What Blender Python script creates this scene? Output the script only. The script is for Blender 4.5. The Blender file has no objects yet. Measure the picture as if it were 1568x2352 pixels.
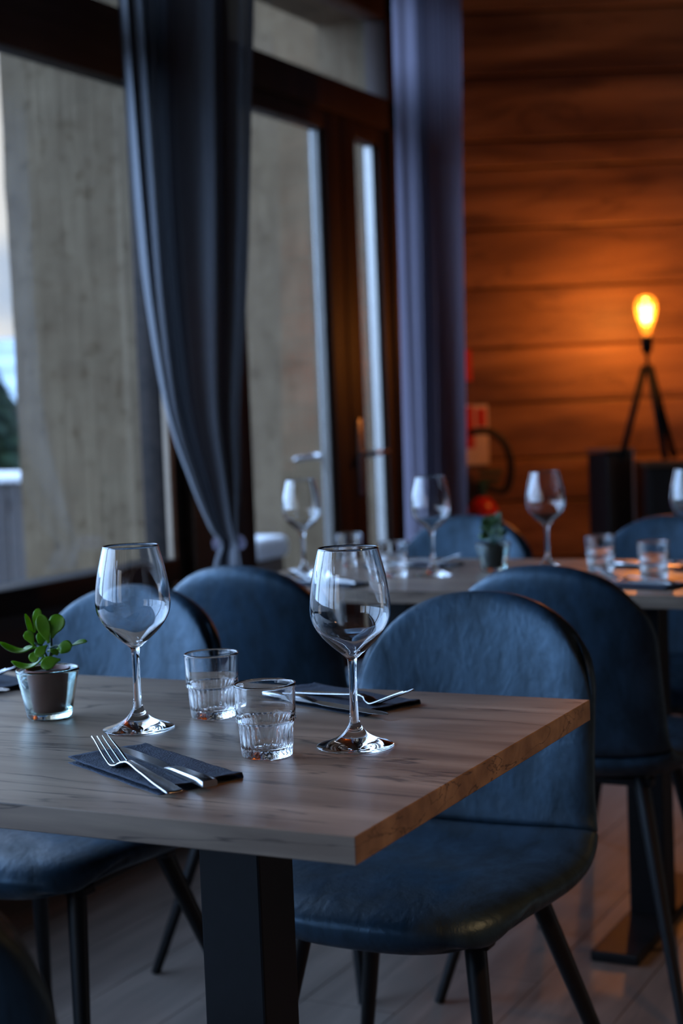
import bpy, bmesh, math, random
from mathutils import Vector, Matrix, noise as mnoise

S = bpy.context.scene
COL = S.collection
R = math.radians
random.seed(7)

# ------------------------------------------------------------------ camera
FPX, W, HH = 3600.0, 1568, 2352
YAW, PITCH, ROLL = R(26.844), R(3.582), R(-2.248)
fw = Vector((-math.sin(YAW) * math.cos(PITCH), math.cos(YAW) * math.cos(PITCH), -math.sin(PITCH)))
rt = Vector((math.cos(YAW), math.sin(YAW), 0.0))
up = rt.cross(fw)
r2 = math.cos(ROLL) * rt + math.sin(ROLL) * up
u2 = -math.sin(ROLL) * rt + math.cos(ROLL) * up
cd = bpy.data.cameras.new('camera')
cam = bpy.data.objects.new('camera', cd)
COL.objects.link(cam)
m = Matrix((r2, u2, -fw)).transposed().to_4x4()
m.translation = Vector((0, 0, 1.12))
cam.matrix_world = m
cd.sensor_fit = 'VERTICAL'
cd.sensor_height = 36.0
cd.lens = 36.0 * FPX / HH
cd.clip_start, cd.clip_end = 0.02, 2000
cd.dof.use_dof = True
cd.dof.focus_distance = 1.75
cd.dof.aperture_fstop = 4.2
S.camera = cam

# ------------------------------------------------------------------ render look
S.view_settings.view_transform = 'Standard'
S.view_settings.look = 'None'
S.view_settings.gamma = 1.0
S.view_settings.use_curve_mapping = False
S.view_settings.exposure = 0.0
cy = S.cycles
cy.use_denoising = True
cy.max_bounces = 16
cy.diffuse_bounces = 4
cy.glossy_bounces = 6
cy.transmission_bounces = 14
cy.transparent_max_bounces = 24
cy.sample_clamp_indirect = 5.0
cy.caustics_refractive = True
cy.caustics_reflective = True
cy.blur_glossy = 0.3

# ------------------------------------------------------------------ world: evening sky with cloud
wd = bpy.data.worlds.new('sky')
S.world = wd
wd.use_nodes = True
nt = wd.node_tree
nt.nodes.clear()
def wn(t, **k):
    n = nt.nodes.new(t)
    for a, b in k.items(): setattr(n, a, b)
    return n
wo = wn('ShaderNodeOutputWorld'); bg = wn('ShaderNodeBackground')
tc = wn('ShaderNodeTexCoord'); sx = wn('ShaderNodeSeparateXYZ')
gr = wn('ShaderNodeValToRGB')
nt.links.new(tc.outputs['Generated'], sx.inputs[0])
nt.links.new(sx.outputs['Z'], gr.inputs[0])
cr = gr.color_ramp
cr.elements[0].position = 0.0; cr.elements[0].color = (0.40, 0.62, 0.95, 1)
cr.elements[1].position = 0.75; cr.elements[1].color = (0.20, 0.42, 0.95, 1)
ns = wn('ShaderNodeTexNoise'); ns.inputs['Scale'].default_value = 2.2; ns.inputs['Detail'].default_value = 6
mp = wn('ShaderNodeMapping'); mp.inputs['Scale'].default_value = (1, 1, 2.4)
nt.links.new(tc.outputs['Generated'], mp.inputs[0]); nt.links.new(mp.outputs[0], ns.inputs['Vector'])
cl = wn('ShaderNodeValToRGB'); cl.color_ramp.elements[0].position = 0.36; cl.color_ramp.elements[1].position = 0.50
nt.links.new(ns.outputs[0], cl.inputs[0])
mx = wn('ShaderNodeMix', data_type='RGBA')
nt.links.new(cl.outputs[0], mx.inputs[0]); nt.links.new(gr.outputs[0], mx.inputs[6]); mx.inputs[7].default_value = (1.15, 1.11, 1.09, 1)
# the open blue side of the sky, to the left and behind the camera, is several times brighter than the clouds over the valley
dp = wn('ShaderNodeVectorMath', operation='DOT_PRODUCT'); dp.inputs[1].default_value = (-0.87, -0.30, 0.38)
nt.links.new(tc.outputs['Generated'], dp.inputs[0])
bl = wn('ShaderNodeMapRange', interpolation_type='SMOOTHSTEP'); bl.inputs[1].default_value = 0.40; bl.inputs[2].default_value = 0.95; bl.inputs[3].default_value = 0.0; bl.inputs[4].default_value = 1.0
nt.links.new(dp.outputs['Value'], bl.inputs[0])
bs = wn('ShaderNodeMix', data_type='RGBA', blend_type='ADD'); bs.clamp_result = False
nt.links.new(bl.outputs[0], bs.inputs[0]); nt.links.new(mx.outputs[2], bs.inputs[6]); bs.inputs[7].default_value = (4.2, 6.8, 11.6, 1)
d2 = wn('ShaderNodeVectorMath', operation='DOT_PRODUCT'); d2.inputs[1].default_value = (0.25, -0.92, 0.30)
nt.links.new(tc.outputs['Generated'], d2.inputs[0])
b2 = wn('ShaderNodeMapRange', interpolation_type='SMOOTHSTEP'); b2.inputs[1].default_value = 0.55; b2.inputs[2].default_value = 1.0
nt.links.new(d2.outputs['Value'], b2.inputs[0])
bt = wn('ShaderNodeMix', data_type='RGBA', blend_type='ADD'); bt.clamp_result = False
nt.links.new(b2.outputs[0], bt.inputs[0]); nt.links.new(bs.outputs[2], bt.inputs[6]); bt.inputs[7].default_value = (0.25, 0.28, 0.3, 1)
nt.links.new(bt.outputs[2], bg.inputs[0]); bg.inputs[1].default_value = 1.0
nt.links.new(bg.outputs[0], wo.inputs[0])

def sky_portal(y0, y1, z0, z1, x=-2.64):
    ld = bpy.data.lights.new('window_daylight', 'AREA'); ld.shape = 'RECTANGLE'
    ld.size, ld.size_y = (z1 - z0), (y1 - y0)
    ld.cycles.is_portal = True
    o = bpy.data.objects.new('window_daylight', ld); COL.objects.link(o)
    o.location = (x, (y0 + y1) / 2, (z0 + z1) / 2); o.rotation_euler = (0, R(-90), 0)
    return o
sky_portal(-2.9, 3.72, 0.72, 2.62)
sky_portal(4.36, 5.38, 0.1, 2.62)

def rear_portal(x0, x1, z0, z1, y):
    ld = bpy.data.lights.new('rear_daylight', 'AREA'); ld.shape = 'RECTANGLE'
    ld.size, ld.size_y = (x1 - x0), (z1 - z0); ld.cycles.is_portal = True
    o = bpy.data.objects.new('rear_daylight', ld); COL.objects.link(o)
    o.location = ((x0 + x1) / 2, y, (z0 + z1) / 2); o.rotation_euler = (R(90), 0, 0)
    return o
rear_portal(-2.3, -1.1, 0.8, 2.5, -3.22)
o_ = sky_portal(4.2, 5.8, 0.1, 1.4, 3.22); o_.rotation_euler = (0, R(90), 0)

def warm_light(name, loc, watts, col, rad):
    ld = bpy.data.lights.new(name, 'POINT'); ld.energy = watts; ld.color = col; ld.shadow_soft_size = rad
    o = bpy.data.objects.new(name, ld); COL.objects.link(o); o.location = loc
    return o
# the room's pendant lamps over the tables to the right, outside the frame
def pendant(loc, watts):
    ld = bpy.data.lights.new('pendant_light', 'SPOT'); ld.energy = watts; ld.color = (1.0, 0.50, 0.2); ld.shadow_soft_size = 0.05
    ld.spot_size = R(110); ld.spot_blend = 0.6
    o = bpy.data.objects.new('pendant_light', ld); COL.objects.link(o); o.location = loc
pendant((0.30, 1.50, 1.85), 44.0)
pendant((0.45, 3.25, 1.9), 26.0)

# ------------------------------------------------------------------ helpers
def tag(o, label=None, cat=None, group=None, kind=None):
    if label: o['label'] = label
    if cat: o['category'] = cat
    if group: o['group'] = group
    if kind: o['kind'] = kind
    return o
def empty(name, loc=(0, 0, 0), rz=0.0):
    o = bpy.data.objects.new(name, None); COL.objects.link(o)
    o.location = loc; o.rotation_euler = (0, 0, rz); o.empty_display_size = 0.05
    return o
def link(name, me, mat, parent=None, smooth=False):
    if mat: me.materials.append(mat)
    if smooth:
        for p in me.polygons: p.use_smooth = True
    o = bpy.data.objects.new(name, me); COL.objects.link(o)
    if parent: o.parent = parent
    return o
def mesh(name, vs, fs, mat, parent=None, smooth=False):
    me = bpy.data.meshes.new(name); me.from_pydata([tuple(v) for v in vs], [], fs); me.update()
    bm = bmesh.new(); bm.from_mesh(me); bmesh.ops.recalc_face_normals(bm, faces=bm.faces); bm.to_mesh(me); bm.free()
    return link(name, me, mat, parent, smooth)
class MB:
    """collects shapes into one mesh"""
    def __init__(s): s.bm = bmesh.new()
    def box(s, x0, x1, y0, y1, z0, z1, bev=0.0, seg=2):
        t = bmesh.new()
        bmesh.ops.create_cube(t, size=1.0)
        for v in t.verts:
            v.co = Vector(((x0 + x1) / 2 + v.co.x * (x1 - x0), (y0 + y1) / 2 + v.co.y * (y1 - y0), (z0 + z1) / 2 + v.co.z * (z1 - z0)))
        if bev > 0: bmesh.ops.bevel(t, geom=list(t.edges), offset=bev, segments=seg, affect='EDGES', profile=0.5)
        s.add(t); return s
    def add(s, t):
        me = bpy.data.meshes.new('tmp'); t.to_mesh(me); t.free(); s.bm.from_mesh(me); bpy.data.meshes.remove(me)
    def tube(s, pts, rads, seg=14, caps=True):
        pts = [Vector(p) for p in pts]
        if not hasattr(rads, '__len__'): rads = [rads] * len(pts)
        rings = []; prev = None
        for i, p in enumerate(pts):
            d = (pts[min(i + 1, len(pts) - 1)] - pts[max(i - 1, 0)]).normalized()
            if prev is None:
                a = Vector((0, 0, 1)) if abs(d.z) < 0.9 else Vector((1, 0, 0))
                n = d.cross(a).normalized()
            else:
                n = (prev - d * prev.dot(d)).normalized()
            prev = n; b = d.cross(n)
            rings.append([s.bm.verts.new(p + rads[i] * (math.cos(2 * math.pi * k / seg) * n + math.sin(2 * math.pi * k / seg) * b)) for k in range(seg)])
        for a, b in zip(rings, rings[1:]):
            for k in range(seg): s.bm.faces.new((a[k], a[(k + 1) % seg], b[(k + 1) % seg], b[k]))
        if caps:
            s.bm.faces.new(rings[0][::-1]); s.bm.faces.new(rings[-1])
        return s
    def lathe(s, prof, seg=64, c=(0, 0, 0), rfun=None):
        """prof: (r,z) from axis to axis or open; r==0 makes a pole"""
        c = Vector(c); rows = []
        for r, z in prof:
            if r < 1e-6: rows.append(s.bm.verts.new(c + Vector((0, 0, z))))
            else:
                ring = []
                for k in range(seg):
                    a = 2 * math.pi * k / seg
                    rr = r + (rfun(a, z, r) if rfun else 0)
                    ring.append(s.bm.verts.new(c + Vector((rr * math.cos(a), rr * math.sin(a), z))))
                rows.append(ring)
        for a, b in zip(rows, rows[1:]):
            la, lb = isinstance(a, list), isinstance(b, list)
            for k in range(seg):
                j = (k + 1) % seg
                if la and lb: s.bm.faces.new((a[k], a[j], b[j], b[k]))
                elif la: s.bm.faces.new((a[k], a[j], b))
                elif lb: s.bm.faces.new((a, b[j], b[k]))
        return s
    def build(s, name, mat, parent=None, smooth=False, angle=None):
        bmesh.ops.recalc_face_normals(s.bm, faces=s.bm.faces)
        me = bpy.data.meshes.new(name); s.bm.to_mesh(me); s.bm.free()
        o = link(name, me, mat, parent, smooth or angle is not None)
        if angle is not None: me.set_sharp_from_angle(angle=R(angle))
        return o
def copy_thing(root, loc, rz=0.0):
    c = root.copy(); COL.objects.link(c); c.location = loc; c.rotation_euler = (0, 0, rz)
    for ch in list(root.children):
        d = ch.copy(); COL.objects.link(d); d.parent = c
        for g in list(ch.children):
            e = g.copy(); COL.objects.link(e); e.parent = d
    return c
def catmull(P, n):
    out = []; N = len(P) - 1
    for i in range(n + 1):
        t = i / n * N; k = min(int(t), N - 1); u = t - k
        p0, p1, p2, p3 = P[max(k - 1, 0)], P[k], P[k + 1], P[min(k + 2, N)]
        out.append(tuple(0.5 * (2 * b + (c - a) * u + (2 * a - 5 * b + 4 * c - d) * u * u + (3 * b - a - 3 * c + d) * u ** 3) for a, b, c, d in zip(p0, p1, p2, p3)))
    return out

# ------------------------------------------------------------------ materials
def newmat(name):
    mt = bpy.data.materials.new(name); mt.use_nodes = True
    t = mt.node_tree; b = t.nodes['Principled BSDF']
    return mt, t, b
def N(t, ty, **ins):
    n = t.nodes.new(ty)
    for k, v in ins.items():
        n.inputs[k.replace('_', ' ')].default_value = v
    return n
def plain(name, col, rough=0.5, metal=0.0, spec=0.5, noise_amt=0.12, noise_scale=30, bump=0.0):
    mt, t, b = newmat(name)
    co = t.nodes.new('ShaderNodeTexCoord')
    n = N(t, 'ShaderNodeTexNoise', Scale=noise_scale, Detail=4.0)
    t.links.new(co.outputs['Object'], n.inputs['Vector'])
    rp = t.nodes.new('ShaderNodeValToRGB')
    rp.color_ramp.elements[0].position = 0.3; rp.color_ramp.elements[1].position = 0.7
    rp.color_ramp.elements[0].color = tuple(c * (1 - noise_amt) for c in col) + (1,)
    rp.color_ramp.elements[1].color = tuple(min(1, c * (1 + noise_amt)) for c in col) + (1,)
    t.links.new(n.outputs[0], rp.inputs[0]); t.links.new(rp.outputs[0], b.inputs['Base Color'])
    b.inputs['Roughness'].default_value = rough; b.inputs['Metallic'].default_value = metal
    b.inputs['Specular IOR Level'].default_value = spec
    if bump:
        bp = N(t, 'ShaderNodeBump', Strength=bump, Distance=0.002)
        t.links.new(n.outputs[0], bp.inputs['Height']); t.links.new(bp.outputs[0], b.inputs['Normal'])
    return mt
def grain(name, ca, cb, axis='X', scale=(1.2, 22, 22), rough=0.4, dark=(0.05, 0.035, 0.025), crack=0.5, bump=0.15, spec=0.5, knots=0.0, crack_scale=(0.9, 9, 9)):
    mt, t, b = newmat(name)
    co = t.nodes.new('ShaderNodeTexCoord')
    def stretched(sc, det, dist=0.0):
        mpp = t.nodes.new('ShaderNodeMapping'); mpp.inputs['Scale'].default_value = sc
        n = N(t, 'ShaderNodeTexNoise', Scale=1.0, Detail=det, Distortion=dist)
        t.links.new(co.outputs['Object'], mpp.inputs[0]); t.links.new(mpp.outputs[0], n.inputs['Vector'])
        return n
    perm = (lambda s: s) if axis == 'X' else ((lambda s: (s[1], s[0], s[2])) if axis == 'Y' else (lambda s: (s[1], s[2], s[0])))
    n1 = stretched(perm(scale), 8.0, 0.6)
    n2 = stretched(perm(tuple(v * 5 for v in scale)), 4.0)
    n3 = stretched(perm(crack_scale), 5.0, 1.2)
    r1 = t.nodes.new('ShaderNodeValToRGB'); e = r1.color_ramp.elements
    e[0].position = 0.3; e[1].position = 0.72; e[0].color = ca + (1,); e[1].color = cb + (1,)
    t.links.new(n1.outputs[0], r1.inputs[0])
    m1 = t.nodes.new('ShaderNodeMix'); m1.data_type = 'RGBA'; m1.blend_type = 'MULTIPLY'; m1.inputs[0].default_value = 0.35
    t.links.new(r1.outputs[0], m1.inputs[6]); t.links.new(n2.outputs['Color'], m1.inputs[7])
    bw = t.nodes.new('ShaderNodeRGBToBW'); t.links.new(n2.outputs['Color'], bw.inputs[0])
    g = t.nodes.new('ShaderNodeMapRange'); g.inputs[1].default_value = 0.3; g.inputs[2].default_value = 0.7; g.inputs[3].default_value = 0.55; g.inputs[4].default_value = 1.25
    t.links.new(bw.outputs[0], g.inputs[0]); t.links.new(g.outputs[0], m1.inputs[7])
    r3 = t.nodes.new('ShaderNodeValToRGB'); e = r3.color_ramp.elements
    e[0].position = 0.485; e[0].color = (0, 0, 0, 1); e[1].position = 0.5; e[1].color = (1, 1, 1, 1)
    q = r3.color_ramp.elements.new(0.515); q.color = (0, 0, 0, 1)
    t.links.new(n3.outputs[0], r3.inputs[0])
    ms = t.nodes.new('ShaderNodeMath'); ms.operation = 'MULTIPLY'; ms.inputs[1].default_value = crack
    t.links.new(r3.outputs[0], ms.inputs[0])
    m2 = t.nodes.new('ShaderNodeMix'); m2.data_type = 'RGBA'
    t.links.new(ms.outputs[0], m2.inputs[0]); t.links.new(m1.outputs[2], m2.inputs[6]); m2.inputs[7].default_value = dark + (1,)
    last = m2.outputs[2]
    if knots:
        mpp = t.nodes.new('ShaderNodeMapping'); mpp.inputs['Scale'].default_value = perm((1.3, 4.2, 4.2))
        v = t.nodes.new('ShaderNodeTexVoronoi'); v.inputs['Scale'].default_value = 1.0
        t.links.new(co.outputs['Object'], mpp.inputs[0]); t.links.new(mpp.outputs[0], v.inputs['Vector'])
        rk = t.nodes.new('ShaderNodeValToRGB'); rk.color_ramp.elements[0].position = 0.05; rk.color_ramp.elements[0].color = (knots,) * 3 + (1,)
        rk.color_ramp.elements[1].position = 0.17; rk.color_ramp.elements[1].color = (0, 0, 0, 1)
        t.links.new(v.outputs['Distance'], rk.inputs[0])
        m3 = t.nodes.new('ShaderNodeMix'); m3.data_type = 'RGBA'
        t.links.new(rk.outputs[0], m3.inputs[0]); t.links.new(last, m3.inputs[6]); m3.inputs[7].default_value = dark + (1,)
        last = m3.outputs[2]
    t.links.new(last, b.inputs['Base Color'])
    b.inputs['Roughness'].default_value = rough; b.inputs['Specular IOR Level'].default_value = spec
    bp = N(t, 'ShaderNodeBump', Strength=bump, Distance=0.001)
    t.links.new(n2.outputs[0], bp.inputs['Height']); t.links.new(bp.outputs[0], b.inputs['Normal'])
    return mt

M_TABLE = grain('oak_laminate', (0.118, 0.077, 0.054), (0.285, 0.212, 0.155), 'X', (2.2, 20, 20), rough=0.38, dark=(0.035, 0.024, 0.018), crack=0.9, bump=0.06, crack_scale=(1.5, 10, 28))
M_PLANK = grain('spruce_boards', (0.11, 0.046, 0.020), (0.44, 0.22, 0.095), 'X', (0.8, 9, 6.5), rough=0.5, dark=(0.05, 0.02, 0.01), crack=0.45, bump=0.2, knots=0.85, crack_scale=(0.7, 5, 5))
M_FRAME = grain('brown_timber', (0.028, 0.014, 0.010), (0.054, 0.025, 0.015), 'Z', (1.2, 30, 30), rough=0.55, spec=0.25, crack=0.1, bump=0.05)
M_FRAME_H = grain('dark_timber_rail', (0.014, 0.011, 0.010), (0.030, 0.022, 0.019), 'Y', (1.2, 30, 30), rough=0.65, spec=0.12, crack=0.1, bump=0.05)
M_DARKWOOD = grain('dark_panelling', (0.030, 0.020, 0.016), (0.055, 0.036, 0.028), 'Y', (1.0, 18, 18), rough=0.45, crack=0.2, bump=0.1)
M_FLOOR = grain('grey_floor_boards', (0.105, 0.082, 0.068), (0.195, 0.152, 0.128), 'Y', (1.0, 14, 14), rough=0.42, dark=(0.04, 0.035, 0.033), crack=0.25, bump=0.05)
M_BLACK = plain('black_metal', (0.006, 0.0065, 0.008), 0.45, 0.0, 0.25, 0.15, 60)
M_STEEL = plain('polished_steel', (0.30, 0.30, 0.305), 0.25, 1.0, 0.5, 0.03, 200)
M_CHROME = plain('satin_metal', (0.55, 0.55, 0.58), 0.28, 1.0, 0.5, 0.05, 90)
M_BEAD = plain('pale_glazing_bead', (0.33, 0.25, 0.18), 0.5, 0, 0.3, 0.1, 20)
M_SPACER = plain('metal_glazing_spacer', (0.55, 0.53, 0.50), 0.35, 1.0, 0.5, 0.05, 20)
M_PLASTER = plain('dim_plaster', (0.10, 0.085, 0.075), 0.8, 0, 0.2, 0.1, 6)
M_CEIL = plain('ceiling_boards', (0.06, 0.042, 0.03), 0.7, 0, 0.2, 0.1, 6)
M_SOIL = plain('dark_soil', (0.022, 0.014, 0.01), 0.9, 0, 0.2, 0.6, 260, 0.8)
M_BROWNPOT = plain('brown_plastic_pot', (0.15, 0.052, 0.040), 0.5, 0, 0.4, 0.1, 40)
M_DARKPOT = plain('black_plastic_pot', (0.012, 0.012, 0.013), 0.5, 0, 0.4, 0.1, 40)
M_SNOW = plain('snow', (0.80, 0.83, 0.88), 0.8, 0, 0.2, 0.06, 3, 0.3)
M_PAVING = plain('terrace_paving', (0.16, 0.16, 0.165), 0.8, 0, 0.2, 0.2, 3)
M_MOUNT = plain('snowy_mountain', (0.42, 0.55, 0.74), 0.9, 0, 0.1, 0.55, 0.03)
M_PINE = plain('pine_needles', (0.016, 0.045, 0.03), 0.9, 0, 0.2, 0.5, 2.0)
M_BARK = plain('bark', (0.05, 0.035, 0.025), 0.9, 0, 0.2, 0.3, 8)
M_FENCE = grain('weathered_fence', (0.035, 0.03, 0.03), (0.07, 0.06, 0.058), 'Z', (1.0, 14, 14), rough=0.8, crack=0.2)
M_RED = plain('red_enamel', (0.50, 0.02, 0.015), 0.3, 0, 0.5, 0.05, 20)
M_RUBBER = plain('black_rubber', (0.012, 0.012, 0.012), 0.6, 0, 0.4, 0.1, 60)
M_GREEN = plain('green_plastic', (0.02, 0.07, 0.035), 0.45, 0, 0.5, 0.1, 30)
M_SIGNPALE = plain('sign_cream', (0.80, 0.62, 0.50), 0.5, 0, 0.4, 0.05, 20)
M_SIGNRED = plain('sign_red', (0.62, 0.05, 0.03), 0.5, 0, 0.4, 0.05, 20)
M_LITSIDE = plain('painted_lit_side', (0.50, 0.50, 0.56), 0.4, 0, 0.4, 0.06, 30)  # pale grey stands in for light on the stand's right face
M_GREYMETAL = plain('dark_grey_metal', (0.085, 0.085, 0.10), 0.42, 0.0, 0.5, 0.06, 30)
M_LAMPBLACK = plain('matt_black_lamp', (0.007, 0.007, 0.007), 0.65, 0, 0.15, 0.1, 30)
M_CABINET = plain('black_cabinet_lacquer', (0.014, 0.013, 0.014), 0.5, 0, 0.4, 0.1, 30)
M_CABTOP = grain('cabinet_top_wood', (0.12, 0.06, 0.03), (0.22, 0.11, 0.05), 'X', (1.0, 20, 20), rough=0.5, crack=0.1)

def leather_mat():
    mt, t, b = newmat('blue_grey_leather')
    co = t.nodes.new('ShaderNodeTexCoord')
    n = N(t, 'ShaderNodeTexNoise', Scale=15.0, Detail=7.0, Distortion=0.35, Roughness=0.66)
    mpp = t.nodes.new('ShaderNodeMapping'); mpp.inputs['Scale'].default_value = (1.5, 1.2, 0.6)
    t.links.new(co.outputs['Object'], mpp.inputs[0]); t.links.new(mpp.outputs[0], n.inputs['Vector'])
    rp = t.nodes.new('ShaderNodeValToRGB'); e = rp.color_ramp.elements
    e[0].position = 0.38; e[1].position = 0.64
    e[0].color = (0.0045, 0.0100, 0.0155, 1); e[1].color = (0.0175, 0.038, 0.063, 1)
    t.links.new(n.outputs[0], rp.inputs[0]); t.links.new(rp.outputs[0], b.inputs['Base Color'])
    mr = t.nodes.new('ShaderNodeMapRange'); mr.inputs[1].default_value = 0.3; mr.inputs[2].default_value = 0.7; mr.inputs[3].default_value = 0.62; mr.inputs[4].default_value = 0.33
    t.links.new(n.outputs[0], mr.inputs[0]); t.links.new(mr.outputs[0], b.inputs['Roughness'])
    b.inputs['Specular IOR Level'].default_value = 0.5; b.inputs['Specular Tint'].default_value = (0.50, 0.76, 1.0, 1)
    f = N(t, 'ShaderNodeTexNoise', Scale=70.0, Detail=5.0, Distortion=0.4)
    t.links.new(co.outputs['Object'], f.inputs['Vector'])
    ad = t.nodes.new('ShaderNodeMath'); ad.operation = 'MULTIPLY_ADD'; ad.inputs[1].default_value = 3.0
    t.links.new(n.outputs[0], ad.inputs[0]); t.links.new(f.outputs[0], ad.inputs[2])
    bp = N(t, 'ShaderNodeBump', Strength=0.35, Distance=0.0022)
    t.links.new(ad.outputs[0], bp.inputs['Height']); t.links.new(bp.outputs[0], b.inputs['Normal'])
    return mt
M_LEATHER = leather_mat()

def glass_mat(name, col=(1, 1, 1), ior=1.5):
    mt, t, b = newmat(name); t.nodes.remove(b)
    g = t.nodes.new('ShaderNodeBsdfGlass'); g.inputs['Color'].default_value = col + (1,); g.inputs['Roughness'].default_value = 0.0; g.inputs['IOR'].default_value = ior
    # faint surface waviness of pressed glass
    n = N(t, 'ShaderNodeTexNoise', Scale=25.0, Detail=1.0); co = t.nodes.new('ShaderNodeTexCoord')
    t.links.new(co.outputs['Object'], n.inputs['Vector'])
    bp = N(t, 'ShaderNodeBump', Strength=0.03, Distance=0.002)
    t.links.new(n.outputs[0], bp.inputs['Height']); t.links.new(bp.outputs[0], g.inputs['Normal'])
    t.links.new(g.outputs[0], t.nodes['Material Output'].inputs[0])
    return mt
M_GLASS = glass_mat('clear_glass')
M_GLASSCUP = glass_mat('green_tinted_glass', (0.93, 0.985, 0.975))

def pane_mat(name, tint=(0.96, 0.98, 0.98), refl=1.0):
    mt, t, b = newmat(name); t.nodes.remove(b)
    tr = t.nodes.new('ShaderNodeBsdfTransparent'); tr.inputs[0].default_value = tint + (1,)
    gl = t.nodes.new('ShaderNodeBsdfGlossy'); gl.inputs['Roughness'].default_value = 0.0
    fr = t.nodes.new('ShaderNodeFresnel'); fr.inputs[0].default_value = 1.45
    n = N(t, 'ShaderNodeTexNoise', Scale=4.0); co = t.nodes.new('ShaderNodeTexCoord'); t.links.new(co.outputs['Object'], n.inputs['Vector'])
    bp = N(t, 'ShaderNodeBump', Strength=0.004, Distance=0.01); t.links.new(n.outputs[0], bp.inputs['Height']); t.links.new(bp.outputs[0], gl.inputs['Normal'])
    mm = t.nodes.new('ShaderNodeMath'); mm.operation = 'MULTIPLY'; mm.inputs[1].default_value = refl
    t.links.new(fr.outputs[0], mm.inputs[0])
    mxs = t.nodes.new('ShaderNodeMixShader')
    t.links.new(mm.outputs[0], mxs.inputs[0]); t.links.new(tr.outputs[0], mxs.inputs[1]); t.links.new(gl.outputs[0], mxs.inputs[2])
    t.links.new(mxs.outputs[0], t.nodes['Material Output'].inputs[0])
    return mt
M_PANE = pane_mat('window_glass', refl=0.3)
M_BULB = pane_mat('amber_bulb_glass', (1.0, 0.72, 0.36), 0.8)
def amber_scatter():
    t = M_BULB.node_tree; out = t.nodes['Material Output']; src = out.inputs[0].links[0].from_socket
    tl = t.nodes.new('ShaderNodeBsdfTranslucent'); tl.inputs[0].default_value = (0.95, 0.50, 0.09, 1)
    mxs = t.nodes.new('ShaderNodeMixShader'); mxs.inputs[0].default_value = 0.06
    t.links.new(src, mxs.inputs[1]); t.links.new(tl.outputs[0], mxs.inputs[2]); t.links.new(mxs.outputs[0], out.inputs[0])
amber_scatter()

def stone_mat():
    mt, t, b = newmat('rendered_stone')
    co = t.nodes.new('ShaderNodeTexCoord')
    mpp = t.nodes.new('ShaderNodeMapping'); mpp.inputs['Scale'].default_value = (38, 38, 2.2)
    n1 = N(t, 'ShaderNodeTexNoise', Scale=1.0, Detail=6.0, Distortion=0.7)
    t.links.new(co.outputs['Object'], mpp.inputs[0]); t.links.new(mpp.outputs[0], n1.inputs['Vector'])
    n2 = N(t, 'ShaderNodeTexNoise', Scale=7.0, Detail=6.0); t.links.new(co.outputs['Object'], n2.inputs['Vector'])
    n3 = N(t, 'ShaderNodeTexNoise', Scale=28.0, Detail=2.0); t.links.new(co.outputs['Object'], n3.inputs['Vector'])
    rp = t.nodes.new('ShaderNodeValToRGB'); e = rp.color_ramp.elements
    e[0].position = 0.3; e[1].position = 0.7; e[0].color = (0.100, 0.069, 0.042, 1); e[1].color = (0.178, 0.131, 0.082, 1)
    ad = t.nodes.new('ShaderNodeMath'); ad.operation = 'ADD'
    h = t.nodes.new('ShaderNodeMath'); h.operation = 'MULTIPLY'; h.inputs[1].default_value = 0.5; t.links.new(n1.outputs[0], h.inputs[0])
    h2 = t.nodes.new('ShaderNodeMath'); h2.operation = 'MULTIPLY'; h2.inputs[1].default_value = 0.5; t.links.new(n2.outputs[0], h2.inputs[0])
    t.links.new(h.outputs[0], ad.inputs[0]); t.links.new(h2.outputs[0], ad.inputs[1]); t.links.new(ad.outputs[0], rp.inputs[0])
    sp = t.nodes.new('ShaderNodeValToRGB'); e = sp.color_ramp.elements; e[0].position = 0.27; e[0].color = (0.55, 0.5, 0.42, 1); e[1].position = 0.4; e[1].color = (1, 1, 1, 1)
    t.links.new(n3.outputs[0], sp.inputs[0])
    mm = t.nodes.new('ShaderNodeMix'); mm.data_type = 'RGBA'; mm.blend_type = 'MULTIPLY'; mm.inputs[0].default_value = 0.7
    t.links.new(rp.outputs[0], mm.inputs[6]); t.links.new(sp.outputs[0], mm.inputs[7]); t.links.new(mm.outputs[2], b.inputs['Base Color'])
    b.inputs['Roughness'].default_value = 0.9; b.inputs['Specular IOR Level'].default_value = 0.1
    bp = N(t, 'ShaderNodeBump', Strength=0.6, Distance=0.01); t.links.new(n1.outputs[0], bp.inputs['Height']); t.links.new(bp.outputs[0], b.inputs['Normal'])
    return mt
M_STONE = stone_mat()

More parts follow.
